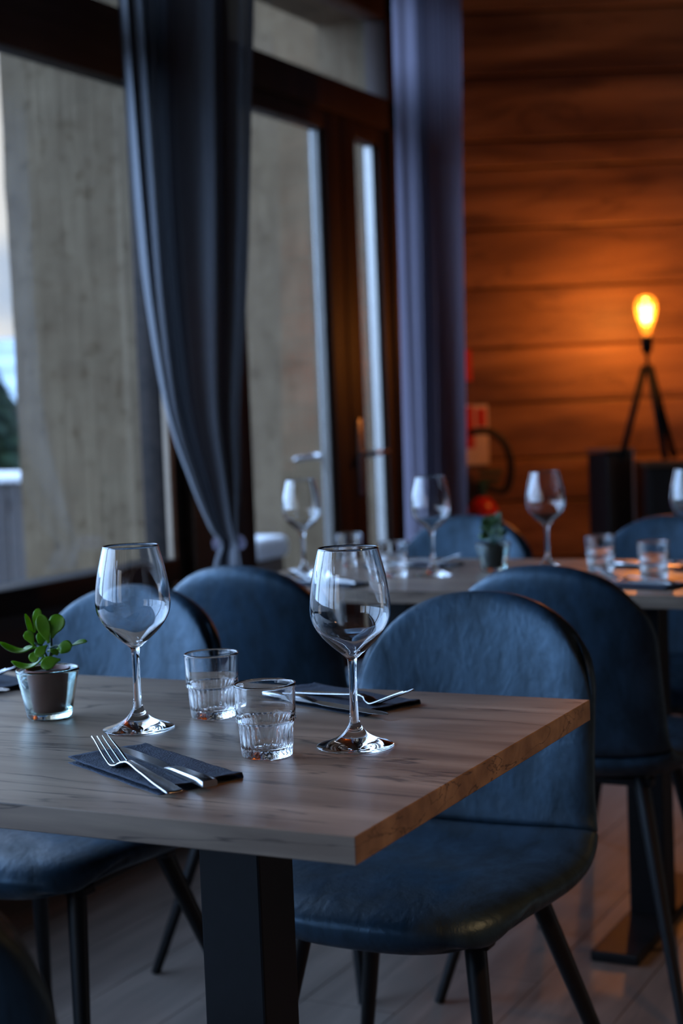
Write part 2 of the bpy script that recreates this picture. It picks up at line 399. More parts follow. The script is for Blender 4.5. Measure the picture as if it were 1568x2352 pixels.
def cloth_mat(name, col, trans=0.25, sheer=0.0):
    mt, t, b = newmat(name)
    co = t.nodes.new('ShaderNodeTexCoord')
    n = N(t, 'ShaderNodeTexNoise', Scale=60.0, Detail=3.0); mpp = t.nodes.new('ShaderNodeMapping'); mpp.inputs['Scale'].default_value = (6, 6, 0.6)
    t.links.new(co.outputs['Object'], mpp.inputs[0]); t.links.new(mpp.outputs[0], n.inputs['Vector'])
    rp = t.nodes.new('ShaderNodeValToRGB'); rp.color_ramp.elements[0].color = tuple(c * 0.75 for c in col) + (1,); rp.color_ramp.elements[1].color = tuple(c * 1.25 for c in col) + (1,)
    t.links.new(n.outputs[0], rp.inputs[0]); t.links.new(rp.outputs[0], b.inputs['Base Color'])
    b.inputs['Roughness'].default_value = 0.8; b.inputs['Specular IOR Level'].default_value = 0.2
    b.inputs['Sheen Weight'].default_value = 0.3; b.inputs['Sheen Roughness'].default_value = 0.4
    tl = t.nodes.new('ShaderNodeBsdfTranslucent'); tl.inputs[0].default_value = tuple(min(1, c * 3.4) for c in col) + (1,)
    mxs = t.nodes.new('ShaderNodeMixShader'); mxs.inputs[0].default_value = trans
    t.links.new(b.outputs[0], mxs.inputs[1]); t.links.new(tl.outputs[0], mxs.inputs[2])
    if sheer:                                       # open weave
        tr = t.nodes.new('ShaderNodeBsdfTransparent'); m2 = t.nodes.new('ShaderNodeMixShader'); m2.inputs[0].default_value = sheer
        t.links.new(mxs.outputs[0], m2.inputs[1]); t.links.new(tr.outputs[0], m2.inputs[2]); mxs = m2
    t.links.new(mxs.outputs[0], t.nodes['Material Output'].inputs[0])
    return mt
M_CURTAIN = cloth_mat('charcoal_linen', (0.085, 0.088, 0.102), 0.035, 0.04)
M_CURTAIN2 = cloth_mat('grey_linen', (0.10, 0.092, 0.120), 0.55)

def napkin_mat():
    mt, t, b = newmat('navy_paper_napkin')
    co = t.nodes.new('ShaderNodeTexCoord')
    v = t.nodes.new('ShaderNodeTexVoronoi'); v.inputs['Scale'].default_value = 420.0
    t.links.new(co.outputs['Object'], v.inputs['Vector'])
    rp = t.nodes.new('ShaderNodeValToRGB'); rp.color_ramp.elements[0].color = (0.013, 0.020, 0.036, 1); rp.color_ramp.elements[1].color = (0.026, 0.038, 0.062, 1)
    t.links.new(v.outputs['Distance'], rp.inputs[0]); t.links.new(rp.outputs[0], b.inputs['Base Color'])
    b.inputs['Roughness'].default_value = 0.85; b.inputs['Specular IOR Level'].default_value = 0.25
    bp = N(t, 'ShaderNodeBump', Strength=0.8, Distance=0.0008); t.links.new(v.outputs['Distance'], bp.inputs['Height']); t.links.new(bp.outputs[0], b.inputs['Normal'])
    return mt
M_NAPKIN = napkin_mat()

def leaf_mat():
    mt, t, b = newmat('succulent_leaf')
    co = t.nodes.new('ShaderNodeTexCoord'); n = N(t, 'ShaderNodeTexNoise', Scale=45.0, Detail=3.0)
    t.links.new(co.outputs['Object'], n.inputs['Vector'])
    rp = t.nodes.new('ShaderNodeValToRGB'); e = rp.color_ramp.elements; e[0].position = 0.3; e[1].position = 0.7
    e[0].color = (0.05, 0.15, 0.015, 1); e[1].color = (0.17, 0.33, 0.025, 1)
    t.links.new(n.outputs[0], rp.inputs[0]); t.links.new(rp.outputs[0], b.inputs['Base Color'])
    b.inputs['Roughness'].default_value = 0.32
    tl = t.nodes.new('ShaderNodeBsdfTranslucent'); tl.inputs[0].default_value = (0.42, 0.72, 0.03, 1)
    mxs = t.nodes.new('ShaderNodeMixShader'); mxs.inputs[0].default_value = 0.25
    t.links.new(b.outputs[0], mxs.inputs[1]); t.links.new(tl.outputs[0], mxs.inputs[2]); t.links.new(mxs.outputs[0], t.nodes['Material Output'].inputs[0])
    return mt
M_LEAF = leaf_mat()
M_LEAF_DARK = plain('dark_small_leaf', (0.035, 0.085, 0.022), 0.4, 0, 0.5, 0.5, 60)

def emit_mat(name, col, k):
    mt, t, b = newmat(name); t.nodes.remove(b)
    e = t.nodes.new('ShaderNodeEmission'); e.inputs[0].default_value = col + (1,); e.inputs[1].default_value = k
    t.links.new(e.outputs[0], t.nodes['Material Output'].inputs[0])
    return mt
M_FIL = emit_mat('glowing_filament', (1.0, 0.55, 0.16), 60.0)

# ------------------------------------------------------------------ setting
def struct(o): o['kind'] = 'structure'; return o
WX = -2.5                       # inner face of the glazed wall
fl = MB()
y = -3.0; i = 0
random.seed(3)
xw = 0.195
x = -2.6
while x < 3.2:                  # boards run along the room
    off = random.uniform(0, 1.4)
    yy = -3.0 - off
    while yy < 9.2:
        fl.box(x + 0.0012, x + xw - 0.0012, yy + 0.001, yy + 1.4 - 0.001, -0.02, 0.0)
        yy += 1.4
    x += xw
struct(fl.build('floor', M_FLOOR))
sub = MB().box(-2.6, 3.2, -3.2, 9.3, -0.15, -0.019); struct(sub.build('floor_base', M_RUBBER))
struct(MB().box(-2.7, 3.3, -3.3, 9.4, 2.95, 3.05).build('ceiling', M_CEIL))
rw = MB(); rw.box(3.1, 3.2, -3.2, 4.2, 0, 2.95); rw.box(3.1, 3.2, 5.8, 9.3, 0, 2.95); rw.box(3.1, 3.2, 4.2, 5.8, 0, 0.1); rw.box(3.1, 3.2, 4.2, 5.8, 1.4, 2.95)
struct(rw.build('wall_right', M_PLASTER))
rw = MB(); rw.box(-2.6, 3.1, -3.2, -3.1, 0, 0.8); rw.box(-2.6, 3.1, -3.2, -3.1, 2.5, 2.95); rw.box(-2.6, -2.3, -3.2, -3.1, 0.8, 2.5); rw.box(-1.1, 3.1, -3.2, -3.1, 0.8, 2.5)
struct(rw.build('wall_rear', M_PLASTER))

# wood wall at the end of the room, boards of the photo's joint heights
wb = MB()
js = [0.0, 0.24, 0.48, 0.724, 0.904, 1.135, 1.369, 1.614, 1.859, 2.108, 2.219, 2.482, 2.742, 2.95]
for z0, z1 in zip(js, js[1:]):
    wb.box(0.0, 6.3, 0.0, 0.05, z0 + 0.003, z1 - 0.003, 0.007, 2)
wb.box(-0.05, 6.3, 0.045, 0.12, 0, 2.95)
wall = struct(wb.build('wall_back', M_PLANK)); wall.location = (-2.5, 6.081, 0); wall.rotation_euler = (0, 0, YAW)

# left wall: dark panelling below the window, pier between window and door, wall beside the door, strip above the glazing
lw = MB()
lw.box(-2.6, -2.5, -3.2, 3.81, 0, 0.66)
lw.box(-2.47, -2.495, -3.2, 3.72, 0.40, 0.43, 0.004)
lw.box(-2.6, -2.46, 3.90, 4.21, 0, 2.72, 0.006)
lw.box(-2.6, -2.52, 5.51, 6.12, 0, 2.95, 0.004)
lw.box(-2.6, -2.5, -3.2, 5.51, 2.70, 2.95)
lw.box(-2.6, -2.5, -3.2, -2.96, 0.66, 2.70)
struct(lw.build('wall_left', M_DARKWOOD))
# corner post beside the wood wall
struct(MB().box(-2.53, -2.492, 5.93, 6.07, 0, 2.95, 0.004).build('trim_1', M_PLANK))

# big window
w1 = MB()
w1.box(-2.57, -2.455, -2.98, 3.81, 0.655, 0.722, 0.006)        # sill rail
w1.box(-2.57, -2.50, -2.98, 3.81, 2.07, 2.27, 0.008)           # transom
w1.box(-2.57, -2.50, -2.98, 3.81, 2.60, 2.71, 0.006)           # head
w1.box(-2.57, -2.49, 3.80, 3.90, 0.0, 2.71, 0.012)             # corner post
w1.box(-2.57, -2.50, 1.02, 1.10, 0.72, 2.71, 0.008)
w1.box(-2.57, -2.50, -1.0, -0.92, 0.72, 2.71, 0.008)
w1.box(-2.57, -2.50, -2.98, -2.90, 0.66, 2.71, 0.008)
win = struct(w1.build('window_1', M_FRAME_H, angle=35))
gl = MB().box(-2.545, -2.535, -2.92, 3.805, 0.70, 2.62); g_ = gl.build('window_pane', M_PANE, win)
st = MB().box(-2.492, -2.472, 3.803, 3.828, 0.02, 2.05, 0.003); st.build('glazing_bead', M_BEAD, win)

# glazed double door with a light above
d1 = MB()
d1.box(-2.57, -2.48, 4.21, 4.265, 0, 2.71, 0.006)
d1.box(-2.57, -2.48, 5.42, 5.51, 0, 2.71, 0.006)
d1.box(-2.57, -2.48, 4.21, 5.51, 2.175, 2.29, 0.006)
d1.box(-2.57, -2.48, 4.21, 5.51, 2.585, 2.71, 0.006)
door = struct(d1.build('door_1', M_FRAME, angle=35))
MB().box(-2.545, -2.535, 4.26, 5.43, 2.28, 2.59).build('transom_pane', M_PANE, door)
def leaf_of_door(y0, y1, sl, sr):
    b = MB()
    b.box(-2.56, -2.495, y0, y0 + sl, 0.01, 2.172, 0.006); b.box(-2.56, -2.495, y1 - sr, y1, 0.01, 2.172, 0.006)
    b.box(-2.558, -2.497, y0, y1, 2.112, 2.172, 0.004); b.box(-2.558, -2.497, y0, y1, 0.01, 0.16, 0.004)
    o = b.build('door_leaf', M_FRAME, door, angle=35)
    MB().box(-2.535, -2.527, y0 + sl - 0.005, y1 - sr + 0.005, 0.15, 2.12).build('door_pane', M_PANE, o)
    s = MB(); s.box(-2.548, -2.515, y1 - sr - 0.012, y1 - sr, 0.16, 2.11, 0.003); s.build('glazing_bead', M_SPACER, o)
    return o
lf1 = leaf_of_door(4.265, 5.033, 0.06, 0.118)
lf2 = leaf_of_door(5.037, 5.42, 0.118, 0.07)
h = MB()
h.box(-2.495, -2.485, 5.075, 5.108, 0.82, 1.10, 0.004)
h.tube([(-2.486, 5.092, 0.972), (-2.435, 5.092, 0.972)], 0.011)
h.tube([(-2.437, 5.085, 0.972), (-2.437, 5.12, 0.974), (-2.437, 5.215, 0.976)], [0.011, 0.010, 0.008])
h.build('door_handle', M_CHROME, lf2, smooth=True)
h = MB()
h.box(-2.568, -2.56, 4.955, 4.985, 0.86, 1.08, 0.003)
h.tube([(-2.565, 4.97, 0.972), (-2.62, 4.97, 0.972)], 0.011)
h.tube([(-2.618, 4.98, 0.972), (-2.618, 4.94, 0.971), (-2.618, 4.835, 0.966)], [0.011, 0.010, 0.008])
h.build('door_handle', M_CHROME, lf1, smooth=True)

# thick rendered stone outside: piers, lintel and parapet
sw = MB()
def rough_box(b, x0, x1, y0, y1, z0, z1, n=0.09, amp=0.006):
    t = bmesh.new(); bmesh.ops.create_cube(t, size=1.0)
    for v in t.verts: v.co = Vector(((x0 + x1) / 2 + v.co.x * (x1 - x0), (y0 + y1) / 2 + v.co.y * (y1 - y0), (z0 + z1) / 2 + v.co.z * (z1 - z0)))
    for ax, ext in ((0, x1 - x0), (1, y1 - y0), (2, z1 - z0)):
        k = min(int(ext / n), 40)
        if k < 2: continue
        lo = (x0, y0, z0)[ax]
        for q in range(1, k):
            p = Vector((0, 0, 0)); p[ax] = lo + ext * q / k
            nrm = Vector((0, 0, 0)); nrm[ax] = 1
            bmesh.ops.bisect_plane(t, geom=list(t.verts) + list(t.edges) + list(t.faces), plane_co=p, plane_no=nrm)
    for v in t.verts: v.co += amp * mnoise.noise_vector(v.co * 9.0)
    b.add(t)
rough_box(sw, -3.07, -2.61, 3.88, 4.40, -0.15, 2.76)
rough_box(sw, -3.07, -2.61, 6.0, 7.2, -0.15, 2.76, 0.15)
rough_box(sw, -3.07, -2.61, -3.2, 7.2, 2.76, 3.3, 0.3)
rough_box(sw, -3.0, -2.61, -3.2, 3.88, -0.15, 0.62, 0.3)
struct(sw.build('wall_exterior', M_STONE))
ww = MB()
rough_box(ww, -3.90, -3.06, 7.0, 7.5, -0.15, 4.2, 0.12, 0.008)
rough_box(ww, -4.45, -3.88, 7.12, 7.5, -0.15, 4.2, 0.12, 0.008)
struct(ww.build('wall_wing', M_STONE))

# outdoors
g = MB(); g.box(-60, -2.61, -60, 120, -0.4, -0.15); struct(g.build('ground', M_PAVING))
# mountain flank beyond
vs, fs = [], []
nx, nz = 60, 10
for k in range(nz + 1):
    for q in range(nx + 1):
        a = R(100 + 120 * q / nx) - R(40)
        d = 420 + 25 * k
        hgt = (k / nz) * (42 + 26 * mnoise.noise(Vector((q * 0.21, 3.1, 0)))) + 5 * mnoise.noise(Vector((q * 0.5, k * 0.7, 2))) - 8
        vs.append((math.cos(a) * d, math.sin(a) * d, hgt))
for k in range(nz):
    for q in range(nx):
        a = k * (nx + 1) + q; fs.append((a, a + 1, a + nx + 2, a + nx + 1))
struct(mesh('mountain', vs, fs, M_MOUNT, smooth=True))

def conifer(x, y, h, r, label):
    t = tag(empty('conifer_tree', (x, y, -0.16)), label, 'tree', 'conifers beyond the fence')
    MB().tube([(0, 0, 0), (0, 0, h * 0.9)], [0.16, 0.03], 8).build('trunk', M_BARK, t, smooth=True)
    b = MB(); n = 9
    for k in range(n):
        z0 = 0.3 + (h - 0.5) * k / n; rr = r * (1 - k / n) + 0.15; hh = (h / n) * 1.9
        sg = 18
        top = b.bm.verts.new((0, 0, min(z0 + hh, h)))
        ring = [b.bm.verts.new((rr * (0.75 + 0.35 * (q % 2)) * math.cos(2 * math.pi * q / sg + k) , rr * (0.75 + 0.35 * (q % 2)) * math.sin(2 * math.pi * q / sg + k), z0 - 0.18 * (q % 2) + random.uniform(-.08, .08))) for q in range(sg)]
        inner = b.bm.verts.new((0, 0, z0 + 0.1))
        for q in range(sg):
            b.bm.faces.new((ring[q], ring[(q + 1) % sg], top)); b.bm.faces.new((ring[(q + 1) % sg], ring[q], inner))
    b.build('crown', M_PINE, t)
conifer(-17.6, 21.3, 2.75, 1.5, 'dark green conifer behind the fence, seen at the window edge')
conifer(-22.6, 26.6, 3.3, 1.8, 'taller dark conifer farther behind the fence at the window edge')

f = tag(empty('terrace_fence', (-6.1, 7.6, -0.15)), 'dark weathered board fence with snow on its rail, outside the window', 'fence')
for k in range(7):
    q = MB().box(-1.2 + k * 0.4, -0.82 + k * 0.4, -0.012, 0.012, 0.05, 0.93, 0.003).build('board', M_FENCE, f)
MB().box(-1.25, 1.65, 0.012, 0.06, 0.75, 0.84, 0.004).build('rail', M_FENCE, f)
MB().box(-1.1, -1.02, 0.012, 0.09, 0.0, 0.93, 0.004).build('post', M_FENCE, f)
MB().box(1.4, 1.48, 0.012, 0.09, 0.0, 0.93, 0.004).build('post', M_FENCE, f)
b = MB(); b.box(-1.25, 1.65, -0.05, 0.09, 0.93, 1.0, 0.03, 3); b.build('snow_cap', M_SNOW, f, smooth=True)

# snow heap and white block outside the door
vs, fs = [], []
for k in range(17):
    for q in range(33):
        r_ = k / 16; a = 2 * math.pi * q / 32
        z_ = 1.2 * (math.cos(r_ * math.pi) * 0.5 + 0.5) + 0.05 * mnoise.noise(Vector((r_ * 3 * math.cos(a), r_ * 3 * math.sin(a), 1)))
        vs.append((0.5 * r_ * math.cos(a), 0.5 * r_ * math.sin(a), z_ if k < 16 else -0.03))
for k in range(16):
    for q in range(32):
        a = k * 33 + q; fs.append((a, a + 1, a + 34, a + 33))
sn = mesh('snow_heap', vs, fs, M_SNOW, smooth=True); sn.location = (-3.93, 6.3, -0.15)
tag(sn, 'white snow heap against the stone wall outside the glazed door', 'snow')
pt = tag(empty('stone_post', (-3.27, 5.55, -0.15)), 'low stone post with a white snow cap outside the glazed door', 'post')
MB().box(-0.13, 0.13, -0.12, 0.12, 0, 0.69, 0.01).build('shaft', M_STONE, pt)
MB().box(-0.15, 0.15, -0.14, 0.14, 0.69, 0.78, 0.03, 3).build('snow_cap', M_SNOW, pt, angle=40)

# ------------------------------------------------------------------ tables
def make_table():
    t = empty('dining_table')
    MB().box(-0.60, 0.60, -0.3335, 0.3335, 0.724, 0.75, 0.0008, 1).build('tabletop', M_TABLE, t)
    for sx_ in (-1, 1):
        x0 = 0.249 if sx_ > 0 else -0.329
        p = MB().box(x0, x0 + 0.08, -0.04, 0.04, 0.02, 0.722, 0.003).build('column', M_BLACK, t)
        MB().box(x0 - 0.01, x0 + 0.09, -0.29, 0.29, 0.0, 0.022, 0.004).build('foot', M_BLACK, p)
        MB().box(x0 - 0.03, x0 + 0.11, -0.24, 0.24, 0.716, 0.7245, 0.002).build('mounting_plate', M_BLACK, p)
    return t
T1 = make_table(); T1.location = (-1.210, 1.5405, 0)
tag(T1, 'wood topped dining table nearest the camera, with potted succulent and two wine glasses', 'table', 'restaurant tables')
T2 = copy_thing(T1, (-1.222, 3.262, 0), R(0.0))
tag(T2, 'wood topped dining table by the glazed door, behind the two rows of chairs', 'table', 'restaurant tables')
T1_, T2_ = Vector((-1.210, 1.5405, 0.75)), Vector((-1.222, 3.262, 0.75))

# ------------------------------------------------------------------ chairs
def make_chair():
    P = [(-.242, .438), (-.222, .446), (-.18, .453), (-.11, .455), (-.03, .451), (.05, .447), (.115, .451), (.160, .469), (.187, .505), (.205, .56), (.222, .63), (.238, .70), (.251, .765), (.260, .815), (.264, .838)]
    Wd = [.168, .180, .195, .206, .212, .214, .212, .208, .203, .199, .197, .196, .195, .194, .193]
    n = 45
    prof = catmull([(a, b, c) for (a, b), c in zip(P, Wd)], n)
    iseam = 24
    def y_at(z):                                    # the backrest's lean
        for a, b_ in zip(prof[iseam - 6:], prof[iseam - 5:]):
            if a[1] <= z <= b_[1]: return a[0] + (b_[0] - a[0]) * (z - a[1]) / (b_[1] - a[1])
        return prof[-1][0]
    def surf(i, u):
        y_, z_, w_ = prof[i]
        a, b_ = prof[max(i - 1, 0)], prof[min(i + 1, n)]
        ty, tz = b_[0] - a[0], b_[1] - a[1]; L = math.hypot(ty, tz); ny, nz_ = -tz / L, ty / L
        f_ = i / n; au = abs(u)
        if i <= iseam:
            k = (0.010 + 0.012 * f_ * n / iseam) * min(1, f_ / 0.2) * au ** 2.2
            fr = max(0.0, 1 - f_ / 0.36) ** 1.3      # rounded front corners
            return (w_ * u, y_ + ny * k * 0.6 + fr * 0.105 * (1 - max(0.0, 1 - au ** 2.7) ** (1 / 2.7)), z_ + nz_ * k)
        g = (i - iseam) / (n - iseam)
        drop = 0.19 * g ** 1.6 * (1 - max(0.0, 1 - au ** 2.35) ** (1 / 2.35))    # domed top
        k = (0.022 + 0.014 * min(1, g / 0.4)) * au ** 2.2
        z2 = z_ - drop + nz_ * k * max(0, 1 - g * 4)
        return (w_ * u, (y_at(z2) if g > 0.12 else y_) - k * min(1, 0.55 + g * 2), z2)
    us = [math.sin(math.pi / 2 * (-1 + q / 12)) for q in range(25)]
    t = empty('dining_chair')
    def shell(name, i0, i1, T):
        m_ = [[Vector(surf(i, u)) for u in us] for i in range(i0, i1 + 1)]
        nr, nc = len(m_), len(us)
        vs, fs = [], []
        F_, B_ = {}, {}
        for r_ in range(nr):
            for q in range(nc):
                du = m_[r_][min(q + 1, nc - 1)] - m_[r_][max(q - 1, 0)]; dv = m_[min(r_ + 1, nr - 1)][q] - m_[max(r_ - 1, 0)][q]
                nn = du.cross(dv)
                nn = nn.normalized() if nn.length > 1e-9 else Vector((0, -1, 0))
                e = max(0.0, 1 - abs(us[q]) ** 7) ** 0.5
                i = i0 + r_
                if i0 == 0:
                    e *= max(0.0, 1 - max(0, 1 - i / 6.0) ** 2) ** 0.5
                    if i > iseam - 2: e *= (0.97, 0.84)[i - iseam + 1]
                else:
                    e *= max(0.0, 1 - max(0, 1 - (n - i) / 5.0) ** 2) ** 0.5
                    if i < iseam + 2: e *= (0.84, 0.97)[i - iseam]
                bulge = 0.006 * (1 - us[q] ** 2) if i0 == 0 else 0.004 * (1 - us[q] ** 2)
                F_[r_, q] = len(vs); vs.append(m_[r_][q] + nn * (T * e + bulge * e))
                B_[r_, q] = len(vs); vs.append(m_[r_][q] - nn * T * e)
        for r_ in range(nr - 1):
            for q in range(nc - 1):
                fs.append((F_[r_, q], F_[r_, q + 1], F_[r_ + 1, q + 1], F_[r_ + 1, q])); fs.append((B_[r_, q], B_[r_ + 1, q], B_[r_ + 1, q + 1], B_[r_, q + 1]))
        rs = nr - 1 if i0 == 0 else 0
        for q in range(nc - 1): fs.append((F_[rs, q], F_[rs, q + 1], B_[rs, q + 1], B_[rs, q]))
        me = bpy.data.meshes.new(name); me.from_pydata(vs, [], fs); me.update()
        bm = bmesh.new(); bm.from_mesh(me); bmesh.ops.remove_doubles(bm, verts=bm.verts, dist=1e-5); bmesh.ops.recalc_face_normals(bm, faces=bm.faces); bm.to_mesh(me); bm.free()
        o = link(name, me, M_LEATHER, t, True)
        me.set_sharp_from_angle(angle=R(75))
        ss = o.modifiers.new('round', 'SUBSURF'); ss.levels = 1; ss.render_levels = 1
        return o
    shell('seat', 0, iseam, 0.027)
    shell('backrest', iseam, n, 0.023)
    for sx_, sy_ in ((-1, -1), (1, -1), (-1, 1), (1, 1)):
        top = Vector((0.125 * sx_, -0.125 if sy_ < 0 else 0.10, 0.430)); bot = Vector((0.195 * sx_ if sy_ < 0 else 0.235 * sx_, -0.225 if sy_ < 0 else 0.245, 0.0))
        lg = MB().tube([top, top.lerp(bot, 0.5), bot], [0.0155, 0.0125, 0.0095], 14).build('leg', M_BLACK, t, smooth=True)
        lg.data.set_sharp_from_angle(angle=R(50))
    fr = MB()
    fr.box(-0.15, 0.15, -0.14, -0.11, 0.412, 0.427, 0.003); fr.box(-0.15, 0.15, 0.085, 0.115, 0.410, 0.425, 0.003)
    fr.box(-0.135, -0.11, -0.14, 0.11, 0.412, 0.425, 0.003); fr.box(0.11, 0.135, -0.14, 0.11, 0.412, 0.425, 0.003)
    fr.build('seat_frame', M_BLACK, t)
    return t
CH = make_chair()
chairs = [
 ((-0.905, 2.005, 0), R(0), 'blue-grey leather shell chair beyond the right end of the front table, facing the camera'),
 ((-1.555, 2.015, 0), R(0), 'blue-grey leather shell chair beyond the potted succulent at the front table'),
 ((-1.545, 2.845, 0), R(180), 'blue-grey leather chair seen from behind, in front of the tied dark curtain'),
 ((-0.945, 2.905, 0), R(180), 'blue-grey leather chair seen from behind, its back rising over the chair at the table end'),
 ((-1.585, 3.635, 0), R(0), 'blue-grey leather chair at the far side of the back table, by the fire extinguisher'),
 ((-1.025, 3.60, 0), R(0), 'blue-grey leather chair at the far side of the back table, beneath the tripod lamp'),
 ((-0.90, 1.10, 0), R(180), 'blue-grey leather chair on the near side of the front table, mostly out of frame'),
]
for k, (loc, rz, lab) in enumerate(chairs):
    o = CH if k == 0 else copy_thing(CH, loc, rz)
    o.location = loc; o.rotation_euler = (0, 0, rz)
    tag(o, lab, 'chair', 'leather shell chairs at the tables')

# ------------------------------------------------------------------ wine glasses
def make_wine_glass():
    t = empty('wine_glass')
    bowl_o = [(0.0056, .0985), (0.0105, .1035), (0.020, .1115), (0.0305, .1215), (0.0385, .132), (0.0432, .142), (0.0449, .152), (0.0446, .163), (0.0432, .177), (0.0405, .193), (0.0365, .210), (0.0333, .2225)]
    bo = catmull(bowl_o, 44)
    bi = [(max(r - (0.0012 if z > .13 else 0.0012 + (.13 - z) * 0.05), 0.0), z + (0.0 if z > .13 else (.13 - z) * 0.10)) for r, z in bo]
    bi = [p for p in bi if p[0] > 0.003]
    prof = bo + [((bo[-1][0] + bi[-1][0]) / 2, .2231)] + bi[::-1] + [(0, bi[0][1] - 0.0003)]
    stem = catmull([(0.0056, .0985), (0.0047, .090), (0.0044, .070), (0.0046, .045), (0.0056, .031), (0.0085, .0225), (0.0165, .0135), (0.029, .0072), (0.040, .0038), (0.0432, .0022)], 36)
    full = [(0, 0.0004), (0.036, 0.0003), (0.0415, 0.0002), (0.0432, 0.0009)] + stem[::-1] + prof[1:]
    MB().lathe(full, 80).build('glass_body', M_GLASS, t, smooth=True)
    return t
GL = make_wine_glass()
def one_mesh_thing(t):
    """glass is a single blown piece: keep it as one mesh object"""
    o = t.children[0]; o.parent = None; o.name = t.name + '_x'; nm = t.name
    bpy.data.objects.remove(t); o.name = nm
    return o
GL = one_mesh_thing(GL)
glasses = [
 ((-0.774, 1.541, 0.75), 'empty wine glass right of the two tumblers on the front table'),
 ((-1.072, 1.555, 0.75), 'empty wine glass beside the potted succulent on the front table'),
 ((-1.713, 3.181, 0.75), 'empty wine glass at the window end of the back table'),
 ((-1.402, 3.213, 0.75), 'empty wine glass before the grey curtain on the back table'),
 ((-1.184, 3.362, 0.75), 'empty wine glass below the fire extinguisher wall, right of the small plant'),
 ((-0.858, 3.375, 0.75), 'wine glass at the right edge of the back table, half out of frame'),
]
for k, (loc, lab) in enumerate(glasses):
    o = GL if k == 0 else GL.copy()
    if k: COL.objects.link(o)
    o.location = loc; o.rotation_euler = (0, 0, k * 0.7)
    tag(o, lab, 'wine glass', 'wine glasses on the tables')

# ------------------------------------------------------------------ tumblers
def make_tumbler():
    nfl = 26
    def flute(a, z, r):
        if 0.0045 < z < 0.0375 and r > 0.0265: return -0.0017 * (0.5 + 0.5 * math.cos(a * nfl)) ** 1.5 * min(1, (z - 0.0045) / 0.004, (0.0375 - z) / 0.003)
        return 0
    out = [(0, 0.0012), (0.020, 0.0010), (0.0262, 0.0), (0.0276, 0.0012), (0.0282, 0.005), (0.0285, 0.009), (0.0293, 0.020), (0.0301, 0.031), (0.0305, 0.0375), (0.0309, 0.0385),
           (0.0327, 0.0392), (0.0334, 0.0405), (0.0332, 0.0420), (0.0326, 0.0435), (0.0328, 0.055), (0.0334, 0.068), (0.0338, 0.0765), (0.0341, 0.0785), (0.0338, 0.0800), (0.0327, 0.0803), (0.0318, 0.0795), (0.0315, 0.0775)]
    inn = [(0.0310, 0.066), (0.0304, 0.052), (0.0300, 0.0435), (0.0288, 0.0395), (0.0281, 0.036), (0.0275, 0.026), (0.0266, 0.015), (0.0250, 0.0098), (0.018, 0.0082), (0, 0.0080)]
    return MB().lathe(out + inn, 208, rfun=flute).build('water_tumbler', M_GLASS, smooth=True)
TU = make_tumbler()
tumblers = [
 ((-0.848, 1.473, 0.75), 'fluted glass tumbler nearer the camera on the front table'),
 ((-1.025, 1.651, 0.75), 'fluted glass tumbler behind the other one, midway between the wine glasses'),
 ((-1.700, 3.394, 0.75), 'glass tumbler before the door handle on the back table'),
 ((-1.482, 3.178, 0.75), 'glass tumbler left of the curtain-side wine glass on the back table'),
 ((-1.052, 3.338, 0.75), 'glass tumbler right of the plant and wine glass on the back table'),
 ((-0.894, 3.200, 0.75), 'glass tumbler nearest the right edge of the photo on the back table'),
]
for k, (loc, lab) in enumerate(tumblers):
    o = TU if k == 0 else TU.copy()
    if k: COL.objects.link(o)
    o.location = loc; o.rotation_euler = (0, 0, k * 0.9)
    tag(o, lab, 'tumbler', 'water tumblers on the tables')

# ------------------------------------------------------------------ napkins and cutlery
def make_napkin():
    # folded strip: cross-section winds back on itself, extruded along the length
    L, Wn = 0.205, 0.097
    sec = []
    for q in range(25): sec.append((-Wn / 2 + Wn * q / 24, 0.0004))
    for q in range(1, 6): a = -math.pi / 2 + math.pi * q / 6; sec.append((Wn / 2 + 0.0016 * math.cos(a), 0.0020 + 0.0016 * math.sin(a)))
    for q in range(25): sec.append((Wn / 2 - Wn * 0.985 * q / 24, 0.0036))
    vs, fs = [], []
    nl = 60
    for k in range(nl + 1):
        for q, (a, z_) in enumerate(sec):
            x_ = -L / 2 + L * k / nl
            jag = 0.005 * mnoise.noise(Vector((a * 60, q * 0.05, 5))) if k in (0, nl) else 0
            w = mnoise.noise(Vector((x_ * 38, a * 55, q > 28))) + 0.6 * mnoise.noise(Vector((x_ * 90, a * 110, 3)))
            edge = max(0, abs(x_) - 0.085) * 0.16
            vs.append((x_ + jag, a + 0.0015 * mnoise.noise(Vector((x_ * 30, 0, q * 0.1))), z_ + (0.0009 * (w + 1) + edge * 0.5 if q > 28 else 0)))
    ns_ = len(sec)
    for k in range(nl):
        for q in range(ns_ - 1):
            a = k * ns_ + q; fs.append((a, a + 1, a + ns_ + 1, a + ns_))
    o = mesh('folded_napkin', vs, fs, M_NAPKIN, smooth=True)
    s = o.modifiers.new('thick', 'SOLIDIFY'); s.thickness = 0.0011; s.offset = 1.0
    return o
